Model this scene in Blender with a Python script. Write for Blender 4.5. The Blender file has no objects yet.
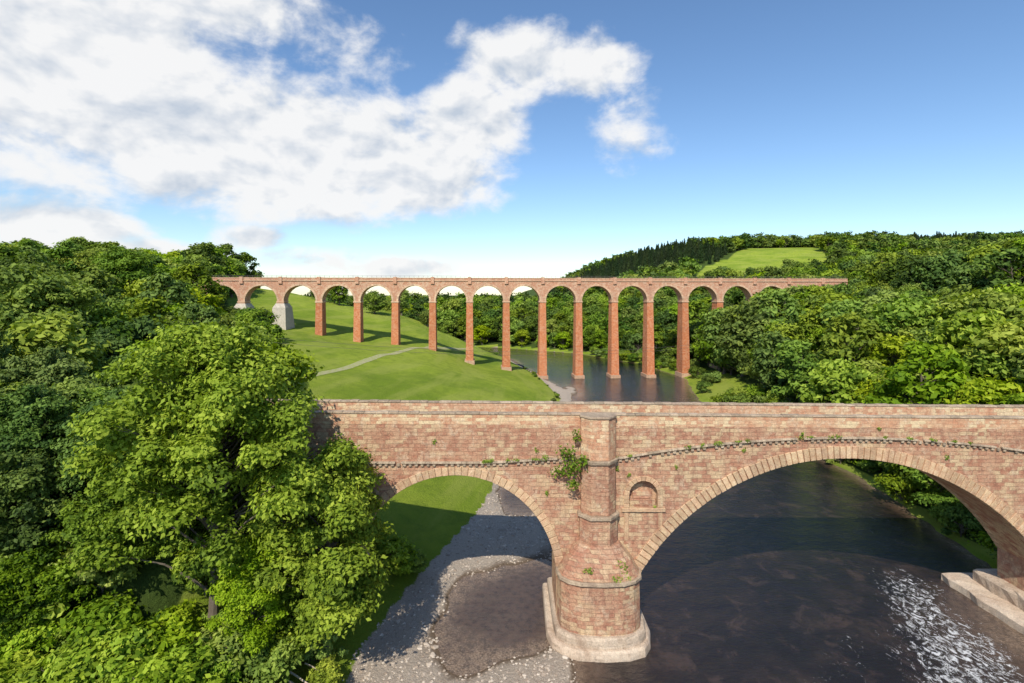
import bpy, math, numpy as np
from mathutils import Vector
rad=math.radians
scene=bpy.context.scene
RNG=np.random.default_rng(7)

# ---------------------------------------------------------------- helpers
def link(o,parent=None):
    scene.collection.objects.link(o)
    if parent is not None: o.parent=parent
    return o
def mesh_np(name,V,F,mats=(),mi=None,attrs=None,smooth=False):
    me=bpy.data.meshes.new(name)
    V=np.asarray(V,dtype=np.float32)
    if not isinstance(F,(list,tuple)): F=[F]
    F=[np.asarray(f,dtype=np.int32) for f in F if len(f)]
    nl=sum(f.size for f in F); nf=sum(len(f) for f in F)
    me.vertices.add(len(V)); me.vertices.foreach_set('co',V.ravel())
    me.loops.add(nl); me.loops.foreach_set('vertex_index',np.concatenate([f.ravel() for f in F]))
    tot=np.concatenate([np.full(len(f),f.shape[1],dtype=np.int32) for f in F])
    st=np.concatenate([[0],np.cumsum(tot)[:-1]]).astype(np.int32)
    me.polygons.add(nf); me.polygons.foreach_set('loop_start',st); me.polygons.foreach_set('loop_total',tot)
    if mi is not None: me.polygons.foreach_set('material_index',np.asarray(mi,dtype=np.int32))
    me.polygons.foreach_set('use_smooth',np.full(nf,smooth))
    for m in mats: me.materials.append(m)
    if attrs:
        for k,a in attrs.items():
            at=me.attributes.new(k,'FLOAT','POINT'); at.data.foreach_set('value',np.asarray(a,dtype=np.float32))
    me.update(calc_edges=True); me.validate()
    return me
def smooth01(t):
    t=np.clip(t,0,1); return t*t*(3-2*t)
class Builder:
    def __init__(s): s.v=[];s.f=[];s.m=[];s.t=[]
    def add(s,vs,fs,mi=0,tint=0.5):
        b=len(s.v); s.v+= [tuple(map(float,v)) for v in vs]; s.t+=[tint]*len(vs)
        for f in fs: s.f.append([i+b for i in f]); s.m.append(mi)
    def box(s,x0,x1,y0,y1,z0,z1,mi=0,tint=0.5):
        vs=[(x0,y0,z0),(x1,y0,z0),(x1,y1,z0),(x0,y1,z0),(x0,y0,z1),(x1,y0,z1),(x1,y1,z1),(x0,y1,z1)]
        s.hexa(vs,mi,tint)
    def hexa(s,vs,mi=0,tint=0.5):
        s.add(vs,[(0,3,2,1),(4,5,6,7),(0,1,5,4),(1,2,6,5),(2,3,7,6),(3,0,4,7)],mi,tint)
    def loft(s,levels,mi=0,tint=0.5,cap=True):
        n=len(levels[0]); vs=[p for L in levels for p in L]; fs=[]
        for i in range(len(levels)-1):
            for j in range(n):
                k=(j+1)%n; fs.append((i*n+j,i*n+k,(i+1)*n+k,(i+1)*n+j))
        if cap: fs.append(tuple(range((len(levels)-1)*n,len(levels)*n))); fs.append(tuple(reversed(range(n))))
        s.add(vs,fs,mi,tint)
    def obj(s,name,mats,parent=None,bevel=0,smooth=False):
        me=bpy.data.meshes.new(name); me.from_pydata(s.v,[],s.f)
        for m in mats: me.materials.append(m)
        me.polygons.foreach_set('material_index',s.m)
        at=me.attributes.new('tint','FLOAT','POINT'); at.data.foreach_set('value',s.t)
        me.update(); o=bpy.data.objects.new(name,me); link(o,parent)
        if bevel:
            b=o.modifiers.new('bevel','BEVEL'); b.width=bevel; b.segments=1; b.limit_method='ANGLE'
        return o
def empty(name):
    o=bpy.data.objects.new(name,None); link(o); return o

# ---------------------------------------------------------------- node helpers
class NT:
    def __init__(s,tree): s.t=tree; s.n=tree.nodes; s.l=tree.links
    def node(s,typ,**kw):
        n=s.n.new(typ)
        for k,v in kw.items(): setattr(n,k,v)
        return n
    def set(s,sock,v):
        if isinstance(v,bpy.types.NodeSocket): s.l.new(v,sock)
        elif v is not None: sock.default_value=v
    def math(s,op,a,b=None,c=None,clamp=False):
        n=s.node('ShaderNodeMath',operation=op,use_clamp=clamp)
        s.set(n.inputs[0],a); s.set(n.inputs[1],b); s.set(n.inputs[2],c); return n.outputs[0]
    def mix(s,f,a,b,blend='MIX'):
        n=s.node('ShaderNodeMix',data_type='RGBA',blend_type=blend)
        s.set(n.inputs[0],f)
        s.set(n.inputs[6],a if isinstance(a,bpy.types.NodeSocket) else (*a,1))
        s.set(n.inputs[7],b if isinstance(b,bpy.types.NodeSocket) else (*b,1)); return n.outputs[2]
    def noise(s,vec,scale,detail=4,rough=.55,dist=0):
        n=s.node('ShaderNodeTexNoise'); s.set(n.inputs['Vector'],vec)
        n.inputs['Scale'].default_value=scale; n.inputs['Detail'].default_value=detail
        n.inputs['Roughness'].default_value=rough; n.inputs['Distortion'].default_value=dist
        return n.outputs['Fac']
    def rng(s,v,a,b,c=0,d=1,smooth=True):
        n=s.node('ShaderNodeMapRange',interpolation_type='SMOOTHSTEP' if smooth else 'LINEAR')
        s.set(n.inputs[0],v)
        for i,x in enumerate((a,b,c,d)): n.inputs[i+1].default_value=x
        return n.outputs[0]
    def attr(s,name):
        return s.node('ShaderNodeAttribute',attribute_name=name).outputs['Fac']
    def comb(s,x,y,z):
        n=s.node('ShaderNodeCombineXYZ'); s.set(n.inputs[0],x); s.set(n.inputs[1],y); s.set(n.inputs[2],z); return n.outputs[0]
    def sep(s,v):
        n=s.node('ShaderNodeSeparateXYZ'); s.set(n.inputs[0],v); return n.outputs
    def bump(s,h,st,dist=.1,nrm=None):
        n=s.node('ShaderNodeBump'); s.set(n.inputs['Height'],h); n.inputs['Strength'].default_value=st
        n.inputs['Distance'].default_value=dist
        if nrm is not None: s.set(n.inputs['Normal'],nrm)
        return n.outputs[0]
def material(name):
    m=bpy.data.materials.new(name); m.use_nodes=True
    nt=NT(m.node_tree); b=m.node_tree.nodes['Principled BSDF']
    return m,nt,b
def objco(nt): return nt.node('ShaderNodeTexCoord').outputs['Object']

def masonry(name,c1,c2,mortar,bw,bh,patch=None,patch_amt=.5,stain=.5,blotch=(0.2,0.12,0.09),bumpst=.6,pale=0,dark=.35,mort=.35,cell=.5):
    m,nt,b=material(name); co=objco(nt); x,y,z=nt.sep(co)
    xy=nt.math('ADD',x,y); wob=nt.noise(co,0.6,3); wob2=nt.noise(co,2.3,3)
    zz=nt.math('ADD',z,nt.math('MULTIPLY',nt.math('SUBTRACT',wob,.5),.35))
    xw=nt.math('ADD',xy,nt.math('MULTIPLY',nt.math('SUBTRACT',wob2,.5),.4))
    vec=nt.comb(xw,zz,0)
    br=nt.node('ShaderNodeTexBrick',offset=.5,squash=.65,squash_frequency=3)
    nt.set(br.inputs['Vector'],vec); br.inputs['Scale'].default_value=1
    br.inputs['Color1'].default_value=(0,0,0,1); br.inputs['Color2'].default_value=(1,1,1,1); br.inputs['Mortar'].default_value=(.5,.5,.5,1)
    br.inputs['Mortar Size'].default_value=.02; br.inputs['Mortar Smooth'].default_value=.7
    br.inputs['Brick Width'].default_value=bw; br.inputs['Row Height'].default_value=bh
    big=nt.noise(co,.28,4,.6); mid=nt.noise(co,1.4,6,.68); fine=nt.noise(co,7,5,.75)
    f=nt.math('ADD',nt.math('MULTIPLY',br.outputs['Color'],cell),nt.math('ADD',(1-cell)*.5,nt.math('MULTIPLY',nt.math('SUBTRACT',mid,.5),2.6)),clamp=True)
    col=nt.mix(f,c1,c2)
    if patch:
        pm=nt.math('MULTIPLY',nt.rng(big,.40,.58),patch_amt)
        pf=nt.math('MULTIPLY',pm,nt.rng(nt.math('ADD',br.outputs['Color'],nt.math('MULTIPLY',nt.math('SUBTRACT',mid,.5),1.4)),.35,.7))
        col=nt.mix(pf,col,patch)
    if pale:
        pn=nt.noise(co,.9,7,.78,.6); col=nt.mix(nt.math('MULTIPLY',nt.rng(pn,.51,.64),pale),col,(.66,.53,.38))
    sv=nt.comb(nt.math('MULTIPLY',xy,1.1),nt.math('MULTIPLY',z,.22),0)
    st=nt.noise(sv,1.0,6,.7)
    col=nt.mix(nt.math('MULTIPLY',nt.rng(st,.48,.7),stain),col,blotch)
    bg_=nt.noise(co,.16,5,.65,.5); col=nt.mix(nt.math('MULTIPLY',nt.rng(bg_,.48,.68),stain*.5),col,nt.mix(mid,blotch,(.37,.23,.175)))
    sp=nt.noise(co,1.3,8,.8,.4); col=nt.mix(nt.math('MULTIPLY',nt.rng(sp,.55,.69),dark),col,(.13,.09,.07))
    col=nt.mix(nt.math('MULTIPLY',br.outputs['Fac'],mort),col,mortar)
    tint=nt.math('SUBTRACT',nt.attr('tint'),.5)
    br2=nt.node('ShaderNodeHueSaturation'); nt.set(br2.inputs['Color'],col); br2.inputs['Saturation'].default_value=1.04
    nt.set(br2.inputs['Value'],nt.math('ADD',nt.math('ADD',1.06,nt.math('MULTIPLY',tint,.55)),nt.math('MULTIPLY',nt.math('SUBTRACT',fine,.5),1.5)))
    nt.set(b.inputs['Base Color'],br2.outputs[0]); b.inputs['Roughness'].default_value=.9
    b.inputs['Specular IOR Level'].default_value=.12
    h=nt.math('ADD',nt.math('MULTIPLY',br.outputs['Fac'],-.8),nt.math('MULTIPLY',nt.math('ADD',mid,fine),1.4))
    nt.set(b.inputs['Normal'],nt.bump(h,bumpst,.12))
    return m

M_bridge=masonry('red_sandstone',(.40,.19,.125),(.57,.36,.235),(.31,.215,.155),.95,.4,patch=(.62,.47,.29),patch_amt=.75,stain=.55,pale=.5,blotch=(.27,.135,.095),bumpst=.8,dark=.45,mort=.42)
M_parwall=masonry('parapet_sandstone',(.50,.245,.15),(.64,.43,.275),(.37,.27,.2),.85,.36,patch=(.69,.54,.34),patch_amt=.95,stain=.25,pale=.6,blotch=(.29,.16,.115),dark=.25,mort=.38)
M_vous=masonry('cream_voussoir',(.48,.30,.19),(.63,.48,.30),(.4,.3,.22),30,30,stain=.5,blotch=(.34,.18,.12),bumpst=.6,pale=.45,dark=.35)
M_coping=masonry('coping_stone',(.32,.24,.17),(.46,.36,.26),(.2,.17,.14),1.3,3,stain=.6,blotch=(.18,.14,.11),pale=.3,dark=.55)
M_conc=masonry('pale_footing',(.47,.36,.27),(.60,.49,.38),(.4,.34,.28),3,1.2,stain=.55,blotch=(.3,.2,.14),pale=.3,dark=.5)
M_via=masonry('viaduct_brick',(.48,.165,.08),(.59,.26,.135),(.42,.24,.16),.9,.45,patch=(.57,.33,.21),patch_amt=.45,stain=.35,blotch=(.30,.11,.065),dark=.3)
M_via2=masonry('viaduct_spandrel_brick',(.47,.225,.14),(.58,.35,.24),(.42,.30,.22),.9,.4,patch=(.61,.44,.31),patch_amt=.55,stain=.5,blotch=(.32,.17,.115),pale=.15,dark=.4)
M_viaring=masonry('viaduct_ring',(.50,.31,.205),(.62,.44,.30),(.4,.32,.25),30,30,stain=.35)
M_butt=masonry('grey_buttress',(.42,.38,.31),(.53,.47,.39),(.3,.27,.22),1.2,.6,stain=.4,blotch=(.26,.23,.18))

def leafmat(name,dark,mid,light,trans=.3,spread=.7):
    m,nt,b=material(name)
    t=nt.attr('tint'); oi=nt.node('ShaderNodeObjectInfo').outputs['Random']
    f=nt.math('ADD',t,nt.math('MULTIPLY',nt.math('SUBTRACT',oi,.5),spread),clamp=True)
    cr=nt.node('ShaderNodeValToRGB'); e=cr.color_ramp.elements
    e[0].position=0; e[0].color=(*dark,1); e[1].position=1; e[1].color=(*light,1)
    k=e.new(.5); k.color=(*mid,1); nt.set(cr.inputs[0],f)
    hs=nt.node('ShaderNodeHueSaturation'); nt.set(hs.inputs['Color'],cr.outputs[0])
    o2=nt.math('FRACT',nt.math('MULTIPLY',oi,7.31)); nt.set(hs.inputs['Hue'],nt.math('ADD',.479,nt.math('MULTIPLY',o2,.036)))
    nt.set(hs.inputs['Saturation'],nt.math('ADD',.88,nt.math('MULTIPLY',nt.math('FRACT',nt.math('MULTIPLY',oi,13.7)),.2)))
    nt.set(b.inputs['Base Color'],hs.outputs[0]); b.inputs['Roughness'].default_value=.6; b.inputs['Specular IOR Level'].default_value=.12
    tr=nt.node('ShaderNodeBsdfTranslucent'); nt.set(tr.inputs[0],nt.mix(1,hs.outputs[0],(1.35,1.4,.45),'MULTIPLY'))
    mx=nt.node('ShaderNodeMixShader'); mx.inputs[0].default_value=trans
    out=m.node_tree.nodes['Material Output']
    nt.l.new(b.outputs[0],mx.inputs[1]); nt.l.new(tr.outputs[0],mx.inputs[2]); nt.l.new(mx.outputs[0],out.inputs[0])
    return m
M_leaf=leafmat('leaf_broad',(.045,.085,.012),(.13,.205,.022),(.26,.35,.038),.24,.8)
M_leafd=leafmat('leaf_dark',(.03,.06,.012),(.08,.14,.019),(.17,.245,.032),.18,.8)
M_leafb=leafmat('leaf_bright',(.08,.14,.013),(.215,.315,.022),(.40,.50,.05),.3,.3)
M_leafc=leafmat('leaf_conifer',(.018,.035,.012),(.03,.055,.018),(.05,.08,.022),.1)
m,nt,b=material('bark'); n_=nt.noise(objco(nt),3,6,.7)
nt.set(b.inputs['Base Color'],nt.mix(n_,(.07,.055,.04),(.2,.16,.12))); b.inputs['Roughness'].default_value=.95
nt.set(b.inputs['Normal'],nt.bump(n_,.6,.1)); M_bark=m

# ---------------------------------------------------------------- terrain
RC=np.array([(22,-80,33),(20,30,33.5),(20.5,50,33.5),(29,75,34),(33,100,34),(40,140,27),(40,170,22),(43,216,30),(37,250,30),(22,290,24),(-15,325,17),(-70,345,15),(-150,355,15),(-700,370,15)],float)
def river(x,y):
    x=np.asarray(x,float); y=np.asarray(y,float)
    best=np.full(x.shape,1e9); sg=np.zeros(x.shape)
    for i in range(len(RC)-1):
        a=RC[i];c=RC[i+1]; dx,dy=c[0]-a[0],c[1]-a[1]; L=dx*dx+dy*dy
        t=np.clip(((x-a[0])*dx+(y-a[1])*dy)/L,0,1)
        d=np.hypot(x-a[0]-t*dx,y-a[1]-t*dy)-(a[2]+(c[2]-a[2])*t)
        cr=dx*(y-a[1])-dy*(x-a[0])
        k=d<best; best=np.where(k,d,best); sg=np.where(k,np.sign(cr),sg)
    return best,sg
def vnoise(x,y,s,seed=0):
    x=np.asarray(x)/s+seed*17.3; y=np.asarray(y)/s+seed*9.1
    xi=np.floor(x);yi=np.floor(y);fx=x-xi;fy=y-yi;fx=fx*fx*(3-2*fx);fy=fy*fy*(3-2*fy)
    def h(a,b_):
        v=np.sin(a*127.1+b_*311.7+seed*3.3)*43758.5453; return v-np.floor(v)
    return (h(xi,yi)*(1-fx)+h(xi+1,yi)*fx)*(1-fy)+(h(xi,yi+1)*(1-fx)+h(xi+1,yi+1)*fx)*fy-.5
PL=([0,3,15,31,46,61,76,92,107,122,160,200,300,600],[0,1,4.0,7,11.3,13.8,16,19,22,25,30,33,38,45])
def bars(x,y):
    b1=1.9*smooth01((10.5-x+1.5*vnoise(x,y,6,2))/6)*smooth01((92-y)/14)
    pool=1.15*np.exp(-(((x+1-(y-56)*.15+4*vnoise(x,y,7,31))/7.5)**4+((y-57.5+4*vnoise(x,y,6,32))/8.5)**4))
    b2=1.9*np.exp(-(((x-21.5)/6)**2+((y-188)/20)**2))
    b3=1.3*np.exp(-(((x-52)/7)**2+((y-52)/9)**2))
    return b1-pool,b2,b3
def height(x,y):
    x=np.asarray(x,float);y=np.asarray(y,float)
    s,sg=river(x,y)
    XL=np.interp(y,[-80,50,75,90,110,140,170,216,290,600],[-13,-13,-5,-1.5,4,12,18,13,-5,-20])
    dl=np.maximum(XL-x,0)
    zl=np.interp(dl,*PL)+.15*np.clip(y-216,0,90)*smooth01(dl/70)
    zl=np.minimum(zl,np.maximum(s,0)*.8)
    zn=np.interp(s,[0,3,10,20,30,45,65,100,160,260,600],[0,1,2.2,5,11,18,25,32,37,41,46])
    zf=np.interp(s,[0,3,40,150,400,3000],[0,1,8,17,14,30])
    lo=np.interp(y,[250,320],[-150,20]); w=smooth01((x-lo)/120)
    zr=zf*(1-w)+zn*w
    zr=zr+54*smooth01((x-20)/260)*smooth01((y-360)/370)
    z=np.where(sg>0,zl,zr)
    z=z+np.where(s>4,1,0)*smooth01((s-4)/20)*(vnoise(x,y,30,1)*2.4+vnoise(x,y,9,3)*.5)
    z=z+smooth01((y-280)/300)*(vnoise(x,y,150,11)*14)*np.where(sg>0,0,1)*w
    b1,b2,b3=bars(x,y)
    bed=-1.6*smooth01(-s/4)+b1+b2+b3+vnoise(x,y,3.1,5)*.26+vnoise(x,y,1.3,6)*.14
    bed=np.minimum(bed,.45+vnoise(x,y,3,4)*.15)
    z=np.where(s<0,bed,np.maximum(z,bed*np.exp(-s/3)))
    emb=21.3-np.maximum(0,np.abs(y-56)-3.5)*1.5-np.maximum(0,x+31)*2.0
    z=np.where(x<-20,np.maximum(z,emb),z)
    return z
def axis(a,b_,step,lo,hi,g=1.07):
    mid=list(np.arange(a,b_+.01,step)); st=step; v=b_; up=[]
    while v<hi: st*=g; v+=st; up.append(v)
    st=step; v=a; dn=[]
    while v>lo: st*=g; v-=st; dn.append(v)
    return np.array(dn[::-1]+mid+up)
xs=axis(-125,110,1.0,-5000,5000); ys=axis(30,255,1.0,-300,6000,1.045)
X,Y=np.meshgrid(xs,ys); Z=height(X,Y); nx,ny=len(xs),len(ys)
S,SG=river(X,Y)
def quadgrid(nx,ny):
    i=np.arange(nx-1)[None,:]+np.arange(ny-1)[:,None]*nx
    return np.stack([i,i+1,i+1+nx,i+nx],-1).reshape(-1,4)
def inpoly(x,y,P):
    x=np.asarray(x);y=np.asarray(y);r=np.zeros(x.shape,bool);n=len(P)
    for i in range(n):
        x1,y1=P[i];x2,y2=P[(i+1)%n]
        c=((y1>y)!=(y2>y))&(x<(x2-x1)*(y-y1)/(y2-y1+1e-9)+x1); r^=c
    return r
FIELD=[(105,330),(200,330),(300,455),(410,690),(320,690),(205,560),(140,420)]
def wooded(x,y):
    s,sg=river(x,y)
    lb=np.interp(y,[0,60,100,150,170,200,250,300,340],[-26,-30,-46,-70,-84,-108,-140,-150,-150])
    left=(sg>0)&(x<lb)&(s>6)
    right=(sg<=0)&(s>np.interp(y,[0,120,155,170,215,235,400],[1.5,2,9,18,14,5,3]))
    right&=~inpoly(x,y,FIELD)
    return left|right
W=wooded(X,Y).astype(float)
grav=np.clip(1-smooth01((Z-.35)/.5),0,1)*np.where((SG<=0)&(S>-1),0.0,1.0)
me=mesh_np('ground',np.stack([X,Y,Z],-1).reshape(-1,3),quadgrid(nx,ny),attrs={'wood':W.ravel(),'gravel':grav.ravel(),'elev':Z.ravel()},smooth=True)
m,nt,b=material('ground'); co=objco(nt)
n1=nt.noise(co,.035,5,.6); n2=nt.noise(co,.35,6,.65); n3=nt.noise(co,3,5,.7); n4=nt.noise(co,14,3,.7)
gx_,gy_,gz_=nt.sep(co)
strp=nt.noise(nt.comb(nt.math('MULTIPLY',gx_,.05),nt.math('MULTIPLY',gz_,.6),nt.math('MULTIPLY',gy_,.02)),1,4,.6)
gr=nt.mix(nt.rng(n1,.38,.62),(.185,.27,.022),(.30,.37,.04))
gr=nt.mix(nt.math('MULTIPLY',nt.rng(n2,.42,.72),.65),gr,(.14,.21,.022))
gr=nt.mix(nt.math('MULTIPLY',nt.rng(strp,.45,.62),.6),gr,(.33,.37,.07))
gr=nt.mix(nt.math('MULTIPLY',nt.rng(n3,.45,.8),.5),gr,(.29,.32,.06))
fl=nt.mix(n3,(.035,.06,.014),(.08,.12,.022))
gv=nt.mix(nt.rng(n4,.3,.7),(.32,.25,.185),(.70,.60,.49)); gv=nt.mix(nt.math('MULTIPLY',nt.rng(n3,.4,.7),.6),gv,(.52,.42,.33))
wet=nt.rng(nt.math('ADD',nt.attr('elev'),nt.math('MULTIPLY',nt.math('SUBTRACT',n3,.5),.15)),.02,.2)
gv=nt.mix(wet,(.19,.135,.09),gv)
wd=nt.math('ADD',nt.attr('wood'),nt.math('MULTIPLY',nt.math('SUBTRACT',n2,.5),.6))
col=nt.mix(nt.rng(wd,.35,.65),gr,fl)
gg=nt.math('ADD',nt.attr('gravel'),nt.math('MULTIPLY',nt.math('SUBTRACT',n3,.5),.7))
col=nt.mix(nt.rng(gg,.4,.6),col,gv)
nt.set(b.inputs['Base Color'],col); b.inputs['Roughness'].default_value=.95; b.inputs['Specular IOR Level'].default_value=.1
nt.set(b.inputs['Normal'],nt.bump(nt.math('ADD',nt.math('ADD',n3,n2),nt.math('MULTIPLY',n4,.5)),.9,.45))
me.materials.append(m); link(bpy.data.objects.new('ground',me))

# footpath draped on the meadow
pp=np.array([(-84,112),(-66,121),(-54,131),(-49,150),(-45,175),(-39,205),(-34,225),(-27,250),(-20,270)],float)
t=np.linspace(0,len(pp)-1,260); px_=np.interp(t,range(len(pp)),pp[:,0]); py_=np.interp(t,range(len(pp)),pp[:,1])
k=np.ones(15)/15; px_=np.convolve(np.pad(px_,7,'edge'),k,'valid'); py_=np.convolve(np.pad(py_,7,'edge'),k,'valid')
tx=np.gradient(px_);ty=np.gradient(py_);L=np.hypot(tx,ty); nxv=-ty/L; nyv=tx/L
rows=[]
for o_ in (-1.2,-.4,.4,1.2):
    ox=px_+nxv*(o_+.3*vnoise(px_,py_,5,int(o_*3)+5)); oy=py_+nyv*o_; rows.append(np.stack([ox,oy,height(ox,oy)+.07],-1))
V=np.stack(rows,1).reshape(-1,3)
m,nt,b=material('path_dirt'); nn=nt.noise(objco(nt),1.2,6,.7)
nt.set(b.inputs['Base Color'],nt.mix(nt.rng(nn,.35,.65),(.38,.34,.2),(.28,.31,.08))); b.inputs['Roughness'].default_value=1
link(bpy.data.objects.new('footpath',mesh_np('footpath',V,quadgrid(4,260),(m,),smooth=True)))

# ---------------------------------------------------------------- water
wx=np.arange(-420,125,1.5); wy=np.arange(-40,400,1.5)
WX,WY=np.meshgrid(wx,wy); dep=-height(WX,WY); q=quadgrid(len(wx),len(wy))
dv=dep.ravel(); q=q[(dv[q].max(1)>-.8)]
def segd(x,y,ax,ay,bx,by):
    dx,dy=bx-ax,by-ay; t=np.clip(((x-ax)*dx+(y-ay)*dy)/(dx*dx+dy*dy),0,1); return np.hypot(x-ax-t*dx,y-ay-t*dy)
foam=np.exp(-(segd(WX,WY,48,62,39,44)/4.6)**2)+.7*np.exp(-(segd(WX,WY,47,50,43,44)/4)**2)+.55*np.exp(-(segd(WX,WY,34,52,26,44)/3)**2)+.45*np.exp(-(segd(WX,WY,52,72,58,84)/4)**2)+.35*np.exp(-(segd(WX,WY,36,232,60,228)/3)**2)
me=mesh_np('river_water',np.stack([WX,WY,WX*0],-1).reshape(-1,3),q,attrs={'depth':dv,'foam':np.minimum(foam,1).ravel()},smooth=True)
m,nt,b=material('river_water'); co=objco(nt)
d=nt.attr('depth'); bed=nt.noise(co,1.3,7,.75); bed2=nt.noise(co,.12,4,.6); bed3=nt.noise(co,.3,6,.7,.6); peb=nt.noise(co,5,4,.7)
x,y,z=nt.sep(co)
dd=nt.math('ADD',d,nt.math('MULTIPLY',nt.math('SUBTRACT',bed2,.5),1.6))
sh=nt.mix(nt.rng(peb,.4,.65),(.15,.10,.065),(.36,.26,.18))
col=nt.mix(nt.rng(dd,.0,.8),sh,(.095,.06,.042)); col=nt.mix(nt.rng(dd,.7,1.7),col,(.014,.010,.011))
col=nt.mix(nt.math('MULTIPLY',nt.rng(bed,.4,.65),.6),col,(.012,.009,.009))
col=nt.mix(nt.math('MULTIPLY',nt.rng(bed3,.5,.68),.4),col,(.10,.062,.048))
fn=nt.noise(nt.comb(nt.math('MULTIPLY',x,1.3),nt.math('MULTIPLY',y,.9),0),1.2,9,.78,1.2)
fm=nt.math('MULTIPLY',nt.rng(nt.math('ADD',fn,nt.math('MULTIPLY',nt.attr('foam'),.22)),.70,.80),.9)
nt.set(b.inputs['Base Color'],nt.mix(fm,col,(.8,.8,.79)))
nt.set(b.inputs['Roughness'],nt.math('ADD',.03,nt.math('MULTIPLY',fm,.6))); b.inputs['IOR'].default_value=1.6
wv=nt.comb(x,nt.math('MULTIPLY',y,1.8),0)
hh=nt.math('ADD',nt.noise(wv,1.3,6,.7),nt.math('MULTIPLY',nt.noise(wv,.3,2,.5),1.4))
hh=nt.math('ADD',hh,nt.math('MULTIPLY',fm,.6))
nt.set(b.inputs['Normal'],nt.bump(hh,.6,.3))
me.materials.append(m); link(bpy.data.objects.new('river_water',me))

# ---------------------------------------------------------------- arched masonry wall
def arch_body(B,arches,x0,x1,y0,y1,ztop,zbase,mi=0,niche=None,step=1.0):
    cuts=[]
    for xc,zc,R,zs in arches:
        a=math.asin((zs-zc)/R); n=36
        th=np.linspace(math.pi-a,a,n+1); cuts.append([(xc+R*math.cos(t),zc+R*math.sin(t)) for t in th])
    def front(xa,xb,la,lb,ha,hb,yy,flip):
        f=(0,1,2,3) if not flip else (3,2,1,0)
        B.add([(xa,yy,la),(xb,yy,lb),(xb,yy,hb),(xa,yy,ha)],[f],mi)
    cur=x0
    def pier(xa,xb):
        pts=sorted(set([xa,xb]+[v for v in np.arange(math.ceil(xa),xb,step)]+([p for p in niche['xs'] if xa<p<xb] if niche else [])))
        return pts
    spans=[]
    for c in cuts:
        p=pier(cur,c[0][0]); spans.append([(v,zbase) for v in p])
        B.add([(c[0][0],y0,zbase),(c[0][0],y1,zbase),(c[0][0],y1,c[0][1]),(c[0][0],y0,c[0][1])],[(0,1,2,3)],mi)
        B.add([(c[-1][0],y0,zbase),(c[-1][0],y1,zbase),(c[-1][0],y1,c[-1][1]),(c[-1][0],y0,c[-1][1])],[(3,2,1,0)],mi)
        cc=list(c)
        if niche:
            ex=[p for p in niche['xs'] if c[0][0]<p<c[-1][0]]
            for e in ex: cc.append((e,float(np.interp(e,[q[0] for q in c],[q[1] for q in c]))))
            cc=sorted(set(cc))
        spans.append(cc)
        for (xa,za),(xb,zb) in zip(cc[:-1],cc[1:]):
            B.add([(xa,y0,za),(xb,y0,zb),(xb,y1,zb),(xa,y1,za)],[(3,2,1,0)],mi)
        cur=c[-1][0]
    spans.append([(v,zbase) for v in pier(cur,x1)])
    for sp in spans:
        for (xa,za),(xb,zb) in zip(sp[:-1],sp[1:]):
            if xb-xa<1e-6: continue
            ha,hb=ztop(xa),ztop(xb)
            xm=(xa+xb)/2
            if niche and abs(xm-niche['xc'])<niche['R']:
                R=niche['R'];g=lambda q:niche['zc']+math.sqrt(max(0,R*R-(q-niche['xc'])**2)); nb=niche['zb']; yd=y0+niche['d']
                front(xa,xb,za,zb,nb,nb,y0,False); front(xa,xb,g(xa),g(xb),ha,hb,y0,False)
                front(xa,xb,nb,nb,g(xa),g(xb),yd,False)
                B.add([(xa,y0,nb),(xb,y0,nb),(xb,yd,nb),(xa,yd,nb)],[(0,1,2,3)],mi)
                B.add([(xa,y0,g(xa)),(xb,y0,g(xb)),(xb,yd,g(xb)),(xa,yd,g(xa))],[(3,2,1,0)],mi)
            else: front(xa,xb,za,zb,ha,hb,y0,False)
            front(xa,xb,za,zb,ha,hb,y1,True)
            B.add([(xa,y0,ha),(xb,y0,hb),(xb,y1,hb),(xa,y1,ha)],[(0,1,2,3)],mi)
    for xe,f in ((x0,(3,2,1,0)),(x1,(0,1,2,3))):
        B.add([(xe,y0,zbase),(xe,y1,zbase),(xe,y1,ztop(xe)),(xe,y0,ztop(xe))],[f],mi)
    if niche:
        for xe in (niche['xc']-niche['R'],niche['xc']+niche['R']):
            B.add([(xe,y0,niche['zb']),(xe,y0+niche['d'],niche['zb']),(xe,y0+niche['d'],niche['zc']),(xe,y0,niche['zc'])],[(0,1,2,3)],mi)
def voussoirs(B,xc,zc,R0,R1,a0,a1,n,y0,y1,mi=0,jit=.06,rng=RNG,gap=.004):
    th=np.linspace(a0,a1,n+1)
    for i in range(n):
        a,b_=th[i]+gap*0.5,th[i+1]-gap*.5; r1=R1+rng.uniform(-jit,jit); yf=y0+rng.uniform(-.03,.03)
        P=lambda r,t,yy:(xc+r*math.cos(t),yy,zc+r*math.sin(t))
        B.hexa([P(R0,b_,yf),P(R0,a,yf),P(R0,a,y1),P(R0,b_,y1),P(r1,b_,yf),P(r1,a,yf),P(r1,a,y1),P(r1,b_,y1)],mi,rng.uniform(.15,.85))

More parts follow.
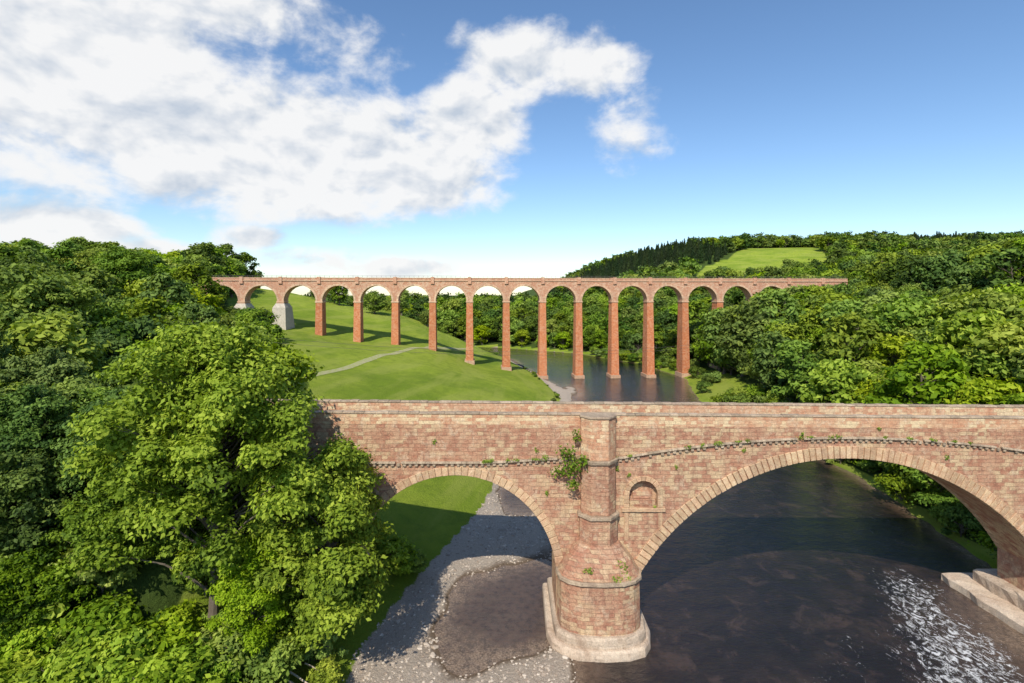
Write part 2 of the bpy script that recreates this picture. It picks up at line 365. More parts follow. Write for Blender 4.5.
# ---------------------------------------------------------------- old stone bridge
OB=empty('stone_arch_bridge')
Y0,Y1=53.0,59.0; XA=-31; XB=80
ztp=lambda x:22.8-.008*x
zroad=lambda x:ztp(x)-1.25
MA=(34.5,-6.8,24.95,6.0); LA=(-5.9,5.9,10.5,5.95)
nxs=[13.6+1.5*math.cos(t) for t in np.linspace(0,math.pi,13)]
nxs=[round(v,4) for v in nxs]
NI=dict(xc=13.6,zc=14.3,R=1.5,zb=13.0,d=.75,xs=nxs)
B=Builder(); arch_body(B,[LA,MA],XA,XB,Y0,Y1,zroad,-2.5,0,NI); B.obj('bridge_body',[M_bridge],OB)
B=Builder()
xx=np.arange(XA,XB+.1,1.85)
for a,b_ in zip(xx[:-1],xx[1:]):
    for (ya,yb) in ((Y0,Y0+.5),(Y1-.5,Y1)):
        B.hexa([(a,ya,zroad(a)),(b_,ya,zroad(b_)),(b_,yb,zroad(b_)),(a,yb,zroad(a)),(a,ya,ztp(a)-.2),(b_,ya,ztp(b_)-.2),(b_,yb,ztp(b_)-.2),(a,yb,ztp(a)-.2)],0)
B.obj('parapets',[M_parwall],OB)
B=Builder(); x_=XA
while x_<XB:
    w=RNG.uniform(.9,1.4); a,b_=x_+.01,x_+w-.01
    for (ya,yb) in ((Y0-.09,Y0+.58),(Y1-.58,Y1+.09)):
        j=RNG.uniform(-.04,.04); z0=ztp(a)-.2+.003; 
        B.hexa([(a,ya,z0),(b_,ya,z0),(b_,yb,z0),(a,yb,z0),(a,ya+.03,z0+.17+j),(b_,ya+.03,z0+.17+j),(b_,yb-.03,z0+.2+j),(a,yb-.03,z0+.2+j)],0,RNG.uniform(.1,.9))
    x_+=w
B.obj('coping',[M_coping],OB,bevel=.03)
B=Builder()
for a,b_ in zip(xx[:-1],xx[1:]):
    B.add([(a,Y0+.5,zroad(a)+.01),(b_,Y0+.5,zroad(b_)+.01),(b_,Y1-.5,zroad(b_)+.01),(a,Y1-.5,zroad(a)+.01)],[(0,1,2,3)])
m,nt,b=material('old_asphalt'); nn=nt.noise(objco(nt),2,6,.7); nt.set(b.inputs['Base Color'],nt.mix(nn,(.06,.058,.052),(.13,.12,.10))); b.inputs['Roughness'].default_value=.95
B.obj('carriageway',[m],OB)
B=Builder()
a=math.asin((MA[3]-MA[1])/MA[2]); voussoirs(B,MA[0],MA[1],MA[2]-.05,MA[2]+1.2,a,math.pi-a,84,Y0-.14,Y0+.7)
a=math.asin((LA[3]-LA[1])/LA[2]); voussoirs(B,LA[0],LA[1],LA[2]-.05,LA[2]+.85,a,math.pi-a,50,Y0-.12,Y0+.7)
a=math.asin((MA[3]-MA[1])/MA[2]); voussoirs(B,MA[0],MA[1],MA[2]-.05,MA[2]+1.3,a,math.pi-a,74,Y1-.7,Y1+.1)
voussoirs(B,13.6,14.3,1.47,2.0,0,math.pi,11,Y0-.12,Y0+.4,jit=.02,gap=.015)
for sx in (-1,1):
    for i in range(3):
        xa=13.6+sx*1.47; xb=13.6+sx*2.0; B.box(min(xa,xb),max(xa,xb),Y0-.11,Y0+.4,13.0+.43*i+.008,13.0+.43*(i+1)-.008,0,RNG.uniform(.2,.8))
B.box(11.35,15.85,Y0-.22,Y0+.5,12.6,12.99,0,.5)
for sx in (-1,1):
    xa=13.6+sx*1.75; B.box(xa-.22,xa+.22,Y0-.07,Y0+.2,9.6 if sx<0 else 10.9,12.59,0,.45)
B.obj('arch_rings',[M_vous],OB,bevel=.035)
B=Builder()
B.box(12.25,14.95,Y0+.35,Y0+.74,13.02,13.7,0,.4); B.box(12.6,14.6,Y0+.5,Y0+.745,13.72,14.5,0,.7)
B.obj('niche_blocks',[M_bridge],OB,bevel=.04)
def zband(x):
    if x<8.8: return 17.6+.5*smooth01((x+4)/12)
    return 18.1+2.05*max(0,1-((x-34.5)/23)**2) if abs(x-34.5)<23.3 else 18.1-.1*(abs(x-34.5)-23.3)
B=Builder()
for v in np.arange(XA+.5,XB-1,.62):
    if 6.6<v<10.9: continue
    z=zband(v); 
    if RNG.random()<.88: B.box(v,v+.3+RNG.uniform(-.03,.03),Y0-.2,Y0+.1,z-.3,z,0,RNG.uniform(.1,.9))
    if RNG.random()<.93: B.hexa([(v-.15,Y0-.3,z+.004),(v+.46,Y0-.3,zband(v+.62)+.004),(v+.46,Y0+.1,zband(v+.62)+.004),(v-.15,Y0+.1,z+.004),(v-.15,Y0-.24,z+.2),(v+.46,Y0-.24,zband(v+.62)+.2),(v+.46,Y0+.1,zband(v+.62)+.2),(v-.15,Y0+.1,z+.2)],0,RNG.uniform(.1,.9))
B.obj('corbel_band',[M_coping],OB,bevel=.02)
cx=8.85
def plan(w,p,f,z,back=.3): 
    return [(cx-w,Y0+back,z),(cx-w,Y0-p*.35,z),(cx-f,Y0-p,z),(cx+f,Y0-p,z),(cx+w,Y0-p*.35,z),(cx+w,Y0+back,z)]
def rplan(w,p,z,back=.25,n=9,e=2.6,j=0):
    pts=[(cx-w,Y0+back,z)]
    for i in range(n):
        t=math.pi-math.pi*(i+.0)/(n-1); c,s_=math.cos(t),math.sin(t)
        rx=math.copysign(abs(c)**(2/e),c); ry=abs(s_)**(2/e)
        jj=RNG.uniform(-j,j)
        pts.append((cx+rx*(w+jj)+(0.001 if i==0 else 0),Y0-.6-ry*(p-.6+jj),z))
    pts.append((cx+w,Y0+back,z)); return pts
B=Builder()
B.loft([plan(1.95,1.75,.95,8.6),plan(1.95,1.75,.95,12.4)],0); B.loft([plan(2.12,1.95,1.03,12.403),plan(2.12,1.95,1.03,12.75)],2)
B.loft([plan(1.78,1.58,.86,12.753),plan(1.75,1.55,.85,17.9)],0)
B.loft([plan(1.95,1.75,.95,17.903),plan(2.02,1.82,.98,18.3)],2)
B.loft([plan(1.78,1.6,.87,18.303),plan(1.78,1.6,.87,22.5)],1)
B.loft([plan(1.9,1.72,.93,22.503,.6),plan(1.86,1.68,.9,22.72,.6)],2)
B.loft([rplan(4.22,3.3,-2.5,j=.05),rplan(4.2,3.25,2,j=.05),rplan(4.18,3.2,4.5,j=.05),rplan(4.15,3.15,6.6,j=.05)],0)
B.loft([rplan(4.36,3.4,6.603,.2,j=.04),rplan(4.34,3.36,6.95,.2,j=.05)],2)
B.loft([rplan(4.15,3.15,6.953,.15),rplan(3.2,2.5,8.5,.15,j=.1),rplan(2.1,1.9,9.8,.15)],3)
B.obj('pier_cutwater',[M_bridge,M_parwall,M_coping,M_bridge],OB,bevel=.04)
B=Builder()
def fring(e,z,j=.1):
    p=rplan(4.3+e,3.4+e,z,j=j); p[0]=(cx-4.3-e,Y1+1+e,z); p[-1]=(cx+4.3+e,Y1+1+e,z); return p
B.loft([fring(.95,-2.5),fring(.95,.3),fring(.88,.7),fring(.7,.9)],0,.55); B.loft([fring(.42,.903),fring(.38,1.6),fring(.18,1.85)],0,.3)
def slab(x0,x1,y0,y1,z0,z1,e,tint,n=12):
    def per(o,z):
        ys_=np.linspace(y0+o,y1-o,n); return [(x0+o+RNG.uniform(-.18,.18),float(v),z+RNG.uniform(-.03,.03)) for v in ys_]+[(x1,y1-o,z),(x1,y0+o,z)]
    B.loft([per(0,z0),per(.05,z1-.3),per(e,z1)],0,tint)
slab(52.6,68,Y0-4,Y1+4,-2.5,1.1,.5,.6); slab(54.7,68,Y0-2,Y1+2,1.05,2.6,.35,.35)
B.obj('footings',[M_conc],OB,bevel=.1)

# ---------------------------------------------------------------- viaduct
VD=empty('railway_viaduct'); VD.location=(-2.5,216,0); VD.rotation_euler=(0,0,math.asin(.065))
P=15.3; R=6.4; zs=32.5; ca,sa=math.cos(math.asin(.065)),.065
NP=9
arches=[((i+.5)*P,zs,R,zs+.01) for i in range(-8,NP)]
VY0,VY1=-2.4,2.4
hw=P/2-R
L0,L1=-8*P-hw-38,NP*P+hw+10
B=Builder(); arch_body(B,arches,L0,L1,VY0,VY1,lambda x:40.75,zs,0,step=8)
B.box(L0,-8*P-hw+.0,VY0+.01,VY1-.01,12,zs-.003,0); B.box(NP*P+hw,L1,VY0+.01,VY1-.01,8,zs-.003,0)
B.obj('spandrels',[M_via2],VD)
B=Builder()
for a_ in arches: voussoirs(B,a_[0],zs,R-.05,R+.7,0,math.pi,22,VY0-.1,VY0+.6,jit=.03); voussoirs(B,a_[0],zs,R-.05,R+.7,0,math.pi,12,VY1-.6,VY1+.1,jit=.02)
B.obj('arch_rings',[M_viaring],VD)
B=Builder()
B.box(L0,L1,VY0-.3,VY1+.3,40.753,41.1,0)
for s_ in (-1,1):
    ya,yb=(VY0-.12,VY0+.3) if s_<0 else (VY1-.3,VY1+.12)
    B.box(L0,L1,ya,yb,41.103,41.95,1,.4); B.box(L0,L1,ya-.08,yb+.08,41.953,42.15,0)
for i in range(-8,NP+1):
    for s_ in (-1,1):
        yc=VY0-.15 if s_<0 else VY1+.15
        B.box(i*P-.7,i*P+.7,yc-.4,yc+.4,39.6,42.4,1,.6)
B.obj('deck_parapets',[M_viaring,M_via2],VD)
B=Builder()
for v in np.arange(L0,L1,1.9):
    B.box(v-.04,v+.04,VY0+.02,VY0+.1,42.15,42.95,0)
B.box(L0,L1,VY0+.03,VY0+.09,42.9,42.97,0); B.box(L0,L1,VY0+.03,VY0+.09,42.5,42.55,0)
m,nt,b=material('iron_railing'); b.inputs['Base Color'].default_value=(.12,.1,.09,1); b.inputs['Roughness'].default_value=.7; M_iron=m
B.obj('railing',[m],VD)
B=Builder(); B2=Builder()
for i in range(-8,NP+1):
    xw=i*P*ca-2.5; yw=216+i*P*sa
    g=float(height(xw,yw)); zb=min(g,0)-2 if g<1 else g-2.5
    tb=(zs-zb)/35
    def sec(w,d,z): return [(i*P-w,-d,z),(i*P+w,-d,z),(i*P+w,d,z),(i*P-w,d,z)]
    B.loft([sec(hw+.28,VY1+.25,zs-.6),sec(hw+.28,VY1+.25,zs-.003)],1,.6)
    w0=hw+.05; 
    B.loft([sec(w0+.4*tb,VY1+1.0*tb,zb),sec(w0,VY1+.05,zs-.603)],0,.5+RNG.uniform(-.15,.15))
    if g<8:
        B.loft([sec(w0+.4*tb+.5,VY1+1.0*tb+.5,zb),sec(w0+.4*tb+.4,VY1+1.0*tb+.4,max(g,0)+1.3)],1,.2)
    if i in(-6,-7):
        B2.loft([sec(w0+2.0,VY1+2.9,zb),sec(w0+1.2,VY1+1.5,zs-2.6),sec(w0+.35,VY1+.4,zs-.9)],0,.6)
B.obj('piers',[M_via,M_viaring],VD); B2.obj('buttresses',[M_butt],VD)

# ---------------------------------------------------------------- trees
def tube(P_,Rr,k=6):
    P_=np.asarray(P_,float);n=len(P_);T=np.gradient(P_,axis=0);T/=np.linalg.norm(T,axis=1)[:,None]+1e-9
    up=np.array([.3,.9,.1]); A=np.cross(T,up);A/=np.linalg.norm(A,axis=1)[:,None]+1e-9;Bv=np.cross(T,A)
    th=np.linspace(0,2*math.pi,k,endpoint=False)
    V=P_[:,None]+(A[:,None]*np.cos(th)[None,:,None]+Bv[:,None]*np.sin(th)[None,:,None])*np.asarray(Rr)[:,None,None]
    F=[]
    for i in range(n-1):
        for j in range(k): F.append((i*k+j,i*k+(j+1)%k,(i+1)*k+(j+1)%k,(i+1)*k+j))
    return V.reshape(-1,3),np.array(F)
def leaves(C,N,S,T,rng,asp=.55):
    n=len(C); r=rng.normal(size=(n,3)); t=np.cross(N,r); t/=np.linalg.norm(t,axis=1)[:,None]+1e-9
    b_=np.cross(N,t); s=S[:,None]
    V=np.stack([C-t*s,C+b_*s*asp+t*s*.15,C+t*s,C-b_*s*asp+t*s*.15],1).reshape(-1,3)
    F=np.arange(n*4).reshape(-1,4); return V,F,np.repeat(T,4)
def tree_mesh(name,seed,H,R,th,ncl,lpc,leaf,cr,mat,top=1.0,tr=.35,k=6,droop=0.0,flat=.72,lo=.25):
    rng=np.random.default_rng(seed); VV=[];FF=[];TT=[];MI=[];off=0
    def push(V,F,T,mi):
        nonlocal off
        VV.append(V);FF.append(F+off);TT.append(T);MI.append(np.full(len(F),mi));off+=len(V)
    lean=rng.normal(size=2)*H*.02
    zz=np.linspace(0,H*.88,9); tp=np.stack([lean[0]*(zz/H)**1.5*3+np.sin(zz*.5+seed)*.12,lean[1]*(zz/H)**1.5*3+np.cos(zz*.4)*.12,zz-.6],-1)
    push(*tube(tp,tr*(1-zz/H*.93)*(1+.8*np.exp(-zz/1.0)),k+2),np.full((k+2)*9,.5),0)
    b_=(H-th)/2; zc=th+b_; ph=rng.uniform(0,6.28,4)
    cs=[]
    while len(cs)<ncl:
        d=rng.normal(size=3); d/=np.linalg.norm(d); rr=rng.uniform(lo,1)**.45
        az=math.atan2(d[1],d[0]); lob=1+.18*math.sin(3*az+ph[0])+.14*math.sin(5*az+ph[1]+d[2]*3)+.1*math.sin(7*d[2]+ph[2])
        wv=(1-.25*d[2])*lob
        cs.append((d[0]*R*rr*wv,d[1]*R*rr*wv,zc+d[2]*b_*rr*(1+.08*math.sin(4*az+ph[3]))*.95,rr))
    for (x,y,z,rr) in cs:
        z=max(z,th*.7); hor=math.hypot(x,y)
        h0=max(th*.55,min(z-hor*.75,H*.8)); q0=np.array([np.interp(h0,zz,tp[:,0]),np.interp(h0,zz,tp[:,1]),h0])
        q1=np.array([x,y,z]); mid=(q0+q1)/2+np.array([0,0,.08*hor])+rng.normal(size=3)*.25
        r0=tr*.30*(1-h0/H)+.03
        pts=np.array([q0,(q0+mid)/2+rng.normal(size=3)*.08,mid,(mid+q1)/2+rng.normal(size=3)*.12,q1])
        push(*tube(pts,[r0,r0*.8,r0*.6,r0*.4,r0*.2],4),np.full(20,.5),0)
        n=int(lpc*rng.uniform(.6,1.3)); c_r=cr*rng.uniform(.5,1.3)
        d=rng.normal(size=(n,3)); d/=np.linalg.norm(d,axis=1)[:,None]; d[:,2]=np.where((d[:,2]<-.2)&(rng.random(n)<.6),-d[:,2],d[:,2])
        rad_=c_r*rng.uniform(.4,1.15,n)*(1+.25*np.sin(d[:,0]*5+x)+.2*np.sin(d[:,1]*6+y)+.12*np.sin(d[:,2]*11+z))
        C=q1+d*rad_[:,None]*np.array([1.1,1.1,flat]); C[:,2]-=droop*np.hypot(d[:,0],d[:,1])*c_r
        N=d*.85+rng.normal(size=(n,3))*.5+np.array([0,0,.4]); N/=np.linalg.norm(N,axis=1)[:,None]
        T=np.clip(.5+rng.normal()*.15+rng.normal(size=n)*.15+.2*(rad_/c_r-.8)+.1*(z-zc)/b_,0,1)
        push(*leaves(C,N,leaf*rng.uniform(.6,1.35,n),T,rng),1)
    V=np.concatenate(VV);F=np.concatenate(FF)
    return mesh_np(name,V,F,(M_bark,mat),np.concatenate(MI),{'tint':np.concatenate(TT)})
def conifer_mesh(name,seed,H,R,mat):
    rng=np.random.default_rng(seed); Vt,Ft=tube([(0,0,-.5),(0,0,H*.5),(0,0,H)],[.22,.12,.02],5)
    n=1100; u=rng.random(n)**.7; z=H*(.12+.88*(1-u)) ; layer=np.floor(z/H*11)
    az=rng.uniform(0,6.28,n); rr=R*(1-z/H*.97)*rng.uniform(.3,1.1,n)*(1+.2*np.sin(az*5+layer*2))
    C=np.stack([rr*np.cos(az),rr*np.sin(az),z-rr*.35],-1); N=np.stack([np.cos(az)*.6,np.sin(az)*.6,np.ones(n)*.8],-1)+rng.normal(size=(n,3))*.35
    N/=np.linalg.norm(N,axis=1)[:,None]
    V,F,T=leaves(C,N,.58*rng.uniform(.6,1.4,n),np.clip(.5+rng.normal(size=n)*.2,0,1),rng)
    return mesh_np(name,np.concatenate([Vt,V]),np.concatenate([Ft,F+len(Vt)]),(M_bark,mat),np.r_[np.zeros(len(Ft)),np.ones(len(F))],{'tint':np.r_[np.full(len(Vt),.5),T]})

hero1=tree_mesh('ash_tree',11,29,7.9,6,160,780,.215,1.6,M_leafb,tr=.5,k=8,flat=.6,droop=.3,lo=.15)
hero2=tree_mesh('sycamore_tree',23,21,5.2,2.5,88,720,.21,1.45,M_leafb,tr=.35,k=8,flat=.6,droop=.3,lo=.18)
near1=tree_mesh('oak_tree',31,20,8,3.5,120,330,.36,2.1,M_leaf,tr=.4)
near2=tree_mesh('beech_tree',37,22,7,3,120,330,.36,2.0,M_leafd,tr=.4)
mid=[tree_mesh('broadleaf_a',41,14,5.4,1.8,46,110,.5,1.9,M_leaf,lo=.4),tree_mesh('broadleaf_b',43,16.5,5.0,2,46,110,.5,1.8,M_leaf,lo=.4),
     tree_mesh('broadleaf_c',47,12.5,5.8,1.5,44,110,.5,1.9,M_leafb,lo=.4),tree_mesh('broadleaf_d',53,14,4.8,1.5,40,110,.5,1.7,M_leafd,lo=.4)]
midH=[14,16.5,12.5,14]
far=[tree_mesh('far_broadleaf',61,12,5.5,1,22,50,1.0,2.2,M_leaf,k=4),tree_mesh('far_broadleaf_b',67,13,5,1,22,50,1.0,2.1,M_leafd,k=4)]
con=conifer_mesh('conifer',71,15,3.3,M_leafc)
shrub=[tree_mesh('shrub_a',81,3.2,2.2,.2,26,150,.18,.75,M_leafb,tr=.06,k=4),tree_mesh('shrub_b',83,2.6,2.0,.2,24,150,.17,.7,M_leaf,tr=.06,k=4)]
def place(me,name,x,y,sc=1,rot=0,zs_=None,dz=0):
    o=bpy.data.objects.new(name,me); link(o); o.location=(x,y,float(height(x,y))+dz); o.rotation_euler=(0,0,rot); o.scale=(sc,sc,sc*(zs_ or 1)); return o
def scatter(name,me,xs_,ys_,sc,dz=0,seed=0,zadd=None):
    rng=np.random.default_rng(seed); n=len(xs_); a=rng.uniform(0,6.28,n); z=height(xs_,ys_)+dz
    c=np.stack([xs_,ys_,z],-1); h=np.asarray(sc)[:,None]/2
    ux=np.stack([np.cos(a),np.sin(a),a*0],-1)*h; uy=np.stack([-np.sin(a),np.cos(a),a*0],-1)*h
    V=np.stack([c-ux-uy,c+ux-uy,c+ux+uy,c-ux+uy],1).reshape(-1,3); F=np.arange(4*n).reshape(-1,4)
    o=bpy.data.objects.new(name,mesh_np(name,V,F)); link(o)
    o.instance_type='FACES'; o.use_instance_faces_scale=True; o.instance_faces_scale=1
    o.show_instancer_for_render=False; o.show_instancer_for_viewport=False
    ch=bpy.data.objects.new(me.name+'_crown',me); link(ch,o); return o

place(hero1,'ash_tree',-26.8,46,1.0,.4,1.04)
place(hero2,'sycamore_tree',-16.9,47.0,1.0,1.0)
place(hero2,'sycamore_tree.001',-22.5,44.5,.55,2.9)
for i,(x,y,s,r,mm) in enumerate([(-48,66,.6,.5,0),(-57,63,.6,1.5,1),(-44,70,.55,2.5,1),(-86,92,1.18,3.1,0),(-70,86,.72,4.2,1),(-60,80,.7,.2,0),(-52,47,.62,1.9,1),(-43,45,.55,.7,1),(-115,152,1.12,5,1),(-106,162,.7,1.2,0),(-72,108,.55,2.2,1),(-142,170,1.0,.9,0),(-112,118,1.0,2.2,0),(-60,48,.62,3.7,1),(-70,66,.75,3.2,1),(-38,48.5,.5,4.4,1),(-46,49,.5,1.4,1),(-35,45,.42,2.4,0),(-40,42,.4,5.4,0)]):
    place([near1,near2][mm],['oak_tree','beech_tree'][mm]+('.%03d'%i if i else ''),x,y,s,r)
for i,(x,y,s,r) in enumerate([(-108,285,.6,.3),(-96,285,.75,1.3),(-101,292,.7,2),(-73,272,.8,2.6),(-63,292,.8,3),(-55,298,.75,4),(-70,300,.8,5),(-139,254,.85,.7),(-48,290,.6,1)]):
    place(mid[[0,1,3][i%3]],'meadow_tree'+('.%03d'%i if i else ''),x,y,s*1.15,r)
def jitgrid(x0,x1,y0,y1,st,seed):
    rng=np.random.default_rng(seed); gx,gy=np.meshgrid(np.arange(x0,x1,st),np.arange(y0,y1,st))
    gx=gx+rng.uniform(-.5,.5,gx.shape)*st; gy=gy+rng.uniform(-.5,.5,gy.shape)*st
    return gx.ravel(),gy.ravel()
gx,gy=jitgrid(-330,420,58,420,8.3,5)
k=wooded(gx,gy)&(np.abs(gx)<gy*1.3+25)&(height(gx,gy)>.3)
def clear(gx,gy):
    v=(np.abs(gy-(216+(gx+2.5)*.065))<6.0)&(gx>-135)&(gx<150)
    ob=(gy<66)&(gx>-32)&(gx<80)
    hr=np.hypot(gx+29.5,gy-47)<8
    fr=(gx<-30)&(gy<75)
    return ~(v|ob|hr|fr)
k&=clear(gx,gy); gx,gy=gx[k],gy[k]; rng=np.random.default_rng(9)
sp=vnoise(gx,gy,38,21)+rng.normal(size=len(gx))*.22
pick=np.digitize(sp,[-.16,.02,.25])
pick=np.array([3,0,1,2])[pick]
sc=rng.uniform(.75,1.5,len(gx))*(1+.35*vnoise(gx,gy,25,22)); s_,_=river(gx,gy); sc*=np.where(s_<10,.7,1)
lft=gx<0; sc*=np.where(lft&(gy<130),.8,1)
Hh=np.array(midH)[pick]; gz=height(gx,gy)
lowl=(gx<-60)&(gx>-140)&(gy>125)&(gy<262)&(gx>-.60*gy)
low=((gx>0)&(gx<150)&(gy<218)&(gy>110))|lowl
cap=np.where(gx>0,38.2,30.5)+rng.uniform(-1.5,1.0,len(gx))-np.where((gy<190)&(gx>0),1.5,0)
sc=np.where(low,np.minimum(sc,np.maximum(.28,(cap-gz)/Hh)),sc)
for j in range(4):
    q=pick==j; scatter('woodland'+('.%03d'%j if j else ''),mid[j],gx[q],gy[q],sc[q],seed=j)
gx,gy=jitgrid(80,150,184,214,6.5,15); k=(np.abs(gy-(216+(gx+2.5)*.065))>6.5)&(gx>84); gx,gy=gx[k],gy[k]
gz=height(gx,gy); scatter('viaduct_side_trees',mid[1],gx,gy,np.clip((38.0-gz+1.8*rng.uniform(-1,1,len(gx))-np.where(gx<92,(92-gx)*.5,0))/16.5,.4,1.6),seed=61)
gx,gy=jitgrid(-500,1100,420,1300,11.5,6)
k=wooded(gx,gy)&(gx<gy*1.2+40)&(gx>-.9*gy)&~((gx<80)&(gy>620)); gx,gy=gx[k],gy[k]; pick=rng.integers(0,2,len(gx))
cz=(vnoise(gx,gy,140,8)>.2)|((vnoise(gx,gy,90,9)>-.05)&(gx>gy*.78)&(gy>600))
for j in range(2):
    q=(pick==j)&~cz; scatter('distant_woodland'+('.%03d'%j if j else ''),far[j],gx[q],gy[q],rng.uniform(.75,1.55,q.sum()),seed=20+j)
scatter('conifer_plantation',con,gx[cz],gy[cz],rng.uniform(.7,1.35,cz.sum()),seed=31)
gx,gy=jitgrid(-75,-12,30,64,2.5,12); s_,sg_=river(gx,gy)
k=(height(gx,gy)>1.0)&~((np.abs(gy-56)<(np.where(gx<-32,3.6,4.6))))&(rng.random(len(gx))<.92); gx,gy=gx[k],gy[k]; pick=rng.random(len(gx))<.7
scatter('undergrowth',shrub[0],gx[pick],gy[pick],rng.uniform(.5,1.5,pick.sum()),seed=41)
scatter('undergrowth.001',shrub[1],gx[~pick],gy[~pick],rng.uniform(.5,1.6,(~pick).sum()),seed=42)
gx,gy=jitgrid(50,130,60,330,3.8,13); s_,sg_=river(gx,gy); k=(sg_<0)&(s_>-.2)&(s_<9)&(height(gx,gy)>.1)&~((gy>160)&(gy<225)&(rng.random(len(gx))<.85)); gx,gy=gx[k],gy[k]
scatter('riverbank_bushes',shrub[1],gx,gy,rng.uniform(.7,1.9,len(gx)),seed=43)
gx,gy=jitgrid(-30,30,150,330,2.2,17); s_,sg_=river(gx,gy); k=(sg_>0)&(s_>.8)&(s_<4)&(rng.random(len(gx))<.4)&(height(gx,gy)>.7); gx,gy=gx[k],gy[k]
scatter('bank_tussocks',shrub[1],gx,gy,rng.uniform(.15,.6,len(gx)),seed=44)

# ---------------------------------------------------------------- stones
def rock(name,seed):
    rng=np.random.default_rng(seed); import bmesh
    bm=bmesh.new(); bmesh.ops.create_icosphere(bm,subdivisions=2,radius=.5)
    for v in bm.verts:
        d=v.co.normalized(); f=1+.18*math.sin(d.x*4+seed)+.15*math.sin(d.y*5+seed*2)+.06*rng.normal(); v.co=v.co*f; v.co.z*=.55
    me=bpy.data.meshes.new(name); bm.to_mesh(me); bm.free()
    m,nt,b=material('river_stone'); nn=nt.noise(objco(nt),5,5,.7); oi=nt.node('ShaderNodeObjectInfo').outputs['Random']
    nt.set(b.inputs['Base Color'],nt.mix(oi,nt.mix(nn,(.2,.145,.11),(.36,.28,.21)),nt.mix(nn,(.5,.41,.32),(.68,.6,.5)))); b.inputs['Roughness'].default_value=.85
    me.materials.append(m); return me
rk=rock('stone',3)
n=8500; gx=rng.uniform(-20,12,n); gy=rng.uniform(38,96,n); z=height(gx,gy); k=(z>-.3)&(z<.7)&(rng.random(n)<np.where(z<0,.45,1)); 
scatter('gravel_stones',rk,gx[k],gy[k],rng.uniform(.08,.3,k.sum())*(1+1.1*(rng.random(k.sum())<.05)),seed=51)

# fallen branches on the left bank
br=empty('fallen_branch')
for i,(x0,y0,x1,y1,r) in enumerate([(-22,44,-15,43,.13),(-20,42.6,-14.8,42,.08),(-18,44.5,-14.2,43.8,.07)]):
    tt=np.linspace(0,1,7); p=np.stack([x0+(x1-x0)*tt,y0+(y1-y0)*tt+.2*np.sin(tt*5),0*tt],-1); p[:,2]=height(p[:,0],p[:,1])+1.5-1.0*tt
    V,F=tube(p,r*(1-.7*tt),6); o=bpy.data.objects.new('limb_%d'%i,mesh_np('limb',V,F,(bpy.data.materials['river_stone'],),smooth=True)); link(o,br)
# overhead wires strung from the wooded bank over the river
ow=empty('overhead_wire')
for i,(a,c,sag,r) in enumerate([((-22,50,15.5),(62,90,5),2.0,.02),((-75,118,26),(72,205,14),4.0,.035),((-75,119,27),(72,206,15),4.0,.035)]):
    tt=np.linspace(0,1,28); p=np.array(a)[None]*(1-tt[:,None])+np.array(c)[None]*tt[:,None]; p[:,2]-=sag*4*tt*(1-tt)
    if i==0: continue
    V,F=tube(p,np.full(len(p),r),5); link(bpy.data.objects.new('wire_%d'%i,mesh_np('wire',V,F,(M_iron,),smooth=True)),ow)

# ivy / self-seeded plants on the masonry
def plant(name,pts,leaf,mat,seed):
    rng=np.random.default_rng(seed); VV=[];FF=[];TT=[];off=0
    for (x,y,z,rx,rz,n) in pts:
        d=rng.normal(size=(n,3)); d/=np.linalg.norm(d,axis=1)[:,None]; d[:,1]=-np.abs(d[:,1]); 
        C=np.array([x,y,z])+d*np.array([rx,rx*.7,rz])*(rng.uniform(.2,1.1,n)[:,None]); N=d+rng.normal(size=(n,3))*.6+np.array([0,-.2,.3]); N/=np.linalg.norm(N,axis=1)[:,None]
        V,F,T=leaves(C,N,leaf*rng.uniform(.6,1.4,n),np.clip(.5+rng.normal(size=n)*.2,0,1),rng); VV.append(V);FF.append(F+off);TT.append(T);off+=len(V)
    o=bpy.data.objects.new(name,mesh_np(name,np.concatenate(VV),np.concatenate(FF),(mat,),attrs={'tint':np.concatenate(TT)})); link(o)
plant('wall_shrub',[(6.2,52.2,17.6,1.6,1.1,240),(5.6,52.3,19.0,1.2,.9,130),(6.6,52.2,20.6,.5,.8,60),(5.0,52.6,16.9,1.3,.6,110),(6.2,51.8,16.0,.9,.7,90),(7.2,51.6,18.4,.6,.6,70)],.15,M_leaf,3)
plant('moss_tuft',[(10.6,50.9,7.9,.9,.8,260),(10.2,50.4,7.2,.8,.4,180),(11.3,50.6,6.8,.6,.9,140),(7.5,50.4,7.9,.6,.3,60)],.13,M_leafb,4)
wp=[(float(v),52.8,zband(v)+.25,.3+.5*RNG.random()**2,.12+.2*RNG.random(),30) for v in RNG.uniform(-12,50,34)]
wp+=[(float(v),52.95,float(z),.25,.3,24) for v,z in ((2.5,18.9),(-8,19.8),(17,17.2),(24,19.0),(45,18.2),(3.6,14.5),(14.8,12.9),(12.1,16.4),(30,20.6),(38,21.2),(10.9,17.0))]
plant('band_weeds',wp,.1,M_leaf,5)

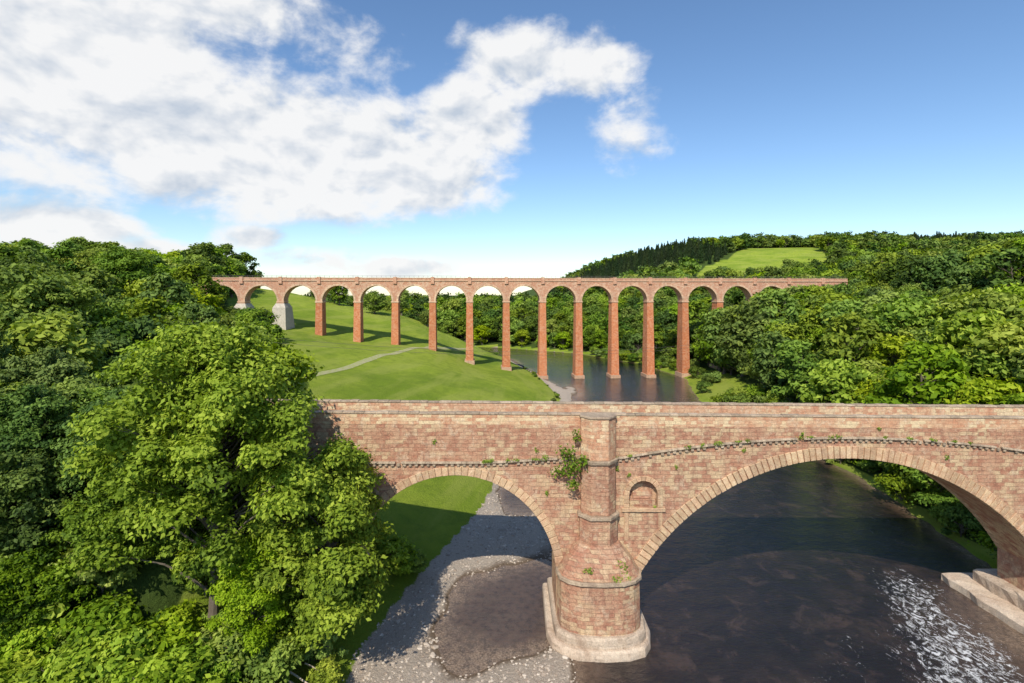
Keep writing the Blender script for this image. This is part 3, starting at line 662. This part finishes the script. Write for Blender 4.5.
# ---------------------------------------------------------------- sky, sun
az_s,el_s=rad(197),rad(45)
world=bpy.data.worlds.new('World'); scene.world=world; world.use_nodes=True
nt=NT(world.node_tree); world.node_tree.nodes.clear()
sky=nt.node('ShaderNodeTexSky',sky_type='NISHITA'); sky.sun_disc=False; sky.sun_elevation=el_s; sky.sun_rotation=az_s
sky.altitude=100; sky.air_density=1.0; sky.dust_density=.3; sky.ozone_density=3.0
hs=nt.node('ShaderNodeHueSaturation'); hs.inputs['Hue'].default_value=.5; hs.inputs['Saturation'].default_value=1.08; hs.inputs['Value'].default_value=1.2; nt.l.new(sky.outputs[0],hs.inputs['Color'])
bg=nt.node('ShaderNodeBackground'); nt.l.new(hs.outputs[0],bg.inputs[0]); bg.inputs[1].default_value=.14
g=nt.node('ShaderNodeTexCoord').outputs['Generated']; x,y,z=nt.sep(g)
az=nt.math('ARCTAN2',x,y); el=nt.math('ARCSINE',z)
BL=[(-42,19,19,11,1.0),(-27,14.5,22,8,1.0),(-12,12.8,12.5,5.4,.95),(0.9,24.4,8.5,4.4,.8),(8.0,23.8,6.5,3.6,.75),(-4.7,18.6,7,5.5,.9),(13.6,17.6,3.6,3.0,.15),(-42.7,5.7,8,2.6,.85),(-18.6,24.8,7,3,.22),(-27,5.7,4,1.4,.6),(-12.4,3.0,7,1.3,.6),(-35.3,3.9,7,1.4,.6),(-33,27,13,5,.8),(-21,3.8,6,1.5,.6)]
mask=None
for a,e,ra,re,w in BL:
    u=nt.math('DIVIDE',nt.math('SUBTRACT',az,rad(a)),rad(ra)); v=nt.math('DIVIDE',nt.math('SUBTRACT',el,rad(e)),rad(re))
    d2=nt.math('ADD',nt.math('MULTIPLY',u,u),nt.math('MULTIPLY',v,v))
    mm=nt.math('MULTIPLY',nt.math('SUBTRACT',1,d2),w)
    mm=nt.math('MAXIMUM',mm,-1.0)
    mask=mm if mask is None else nt.math('SMOOTH_MAX',mask,mm,.25)
nv=nt.comb(az,nt.math('MULTIPLY',el,1.5),0); nv2=nt.comb(nt.math('SUBTRACT',az,.012),nt.math('ADD',nt.math('MULTIPLY',el,1.5),.035),0)
na=nt.noise(nv,7,13,.60,.15); nb=nt.noise(nv2,7,5,.52,.15); na2=nt.noise(nv,7,5,.52,.15)
den=nt.math('ADD',nt.math('MULTIPLY',mask,.82),nt.math('MULTIPLY',nt.math('SUBTRACT',na,.5),2.1))
cov=nt.rng(den,-.12,.50)
lit=nt.math('ADD',.77,nt.math('MULTIPLY',nt.math('SUBTRACT',na2,nb),2.9))
lit=nt.math('SUBTRACT',lit,nt.math('MULTIPLY',nt.rng(den,.6,1.3),.1))
ccol=nt.mix(nt.rng(lit,.3,.85,smooth=False),(.55,.62,.72),(.94,.94,.94))
bc=nt.node('ShaderNodeBackground'); nt.set(bc.inputs[0],ccol); bc.inputs[1].default_value=1.0
mx=nt.node('ShaderNodeMixShader'); nt.set(mx.inputs[0],nt.math('MULTIPLY',cov,.97)); nt.l.new(bg.outputs[0],mx.inputs[1]); nt.l.new(bc.outputs[0],mx.inputs[2])
wo=nt.node('ShaderNodeOutputWorld'); nt.l.new(mx.outputs[0],wo.inputs[0])
sl=bpy.data.lights.new('sun','SUN'); sl.energy=5.0; sl.angle=rad(.5); sl.color=(1,.94,.82)
so=bpy.data.objects.new('sun',sl); link(so)
sd=Vector((math.sin(az_s)*math.cos(el_s),math.cos(az_s)*math.cos(el_s),math.sin(el_s)))
so.rotation_euler=sd.to_track_quat('Z','Y').to_euler()
# ---------------------------------------------------------------- camera
cam=bpy.data.cameras.new('camera'); cam.lens=18; cam.sensor_width=36; cam.shift_y=-46.5/1024; cam.clip_end=20000; cam.clip_start=.5
co_=bpy.data.objects.new('camera',cam); link(co_); co_.location=(0,0,35); co_.rotation_euler=(rad(90),0,0); scene.camera=co_
scene.view_settings.view_transform='Standard'; scene.view_settings.look='None'; scene.view_settings.exposure=0
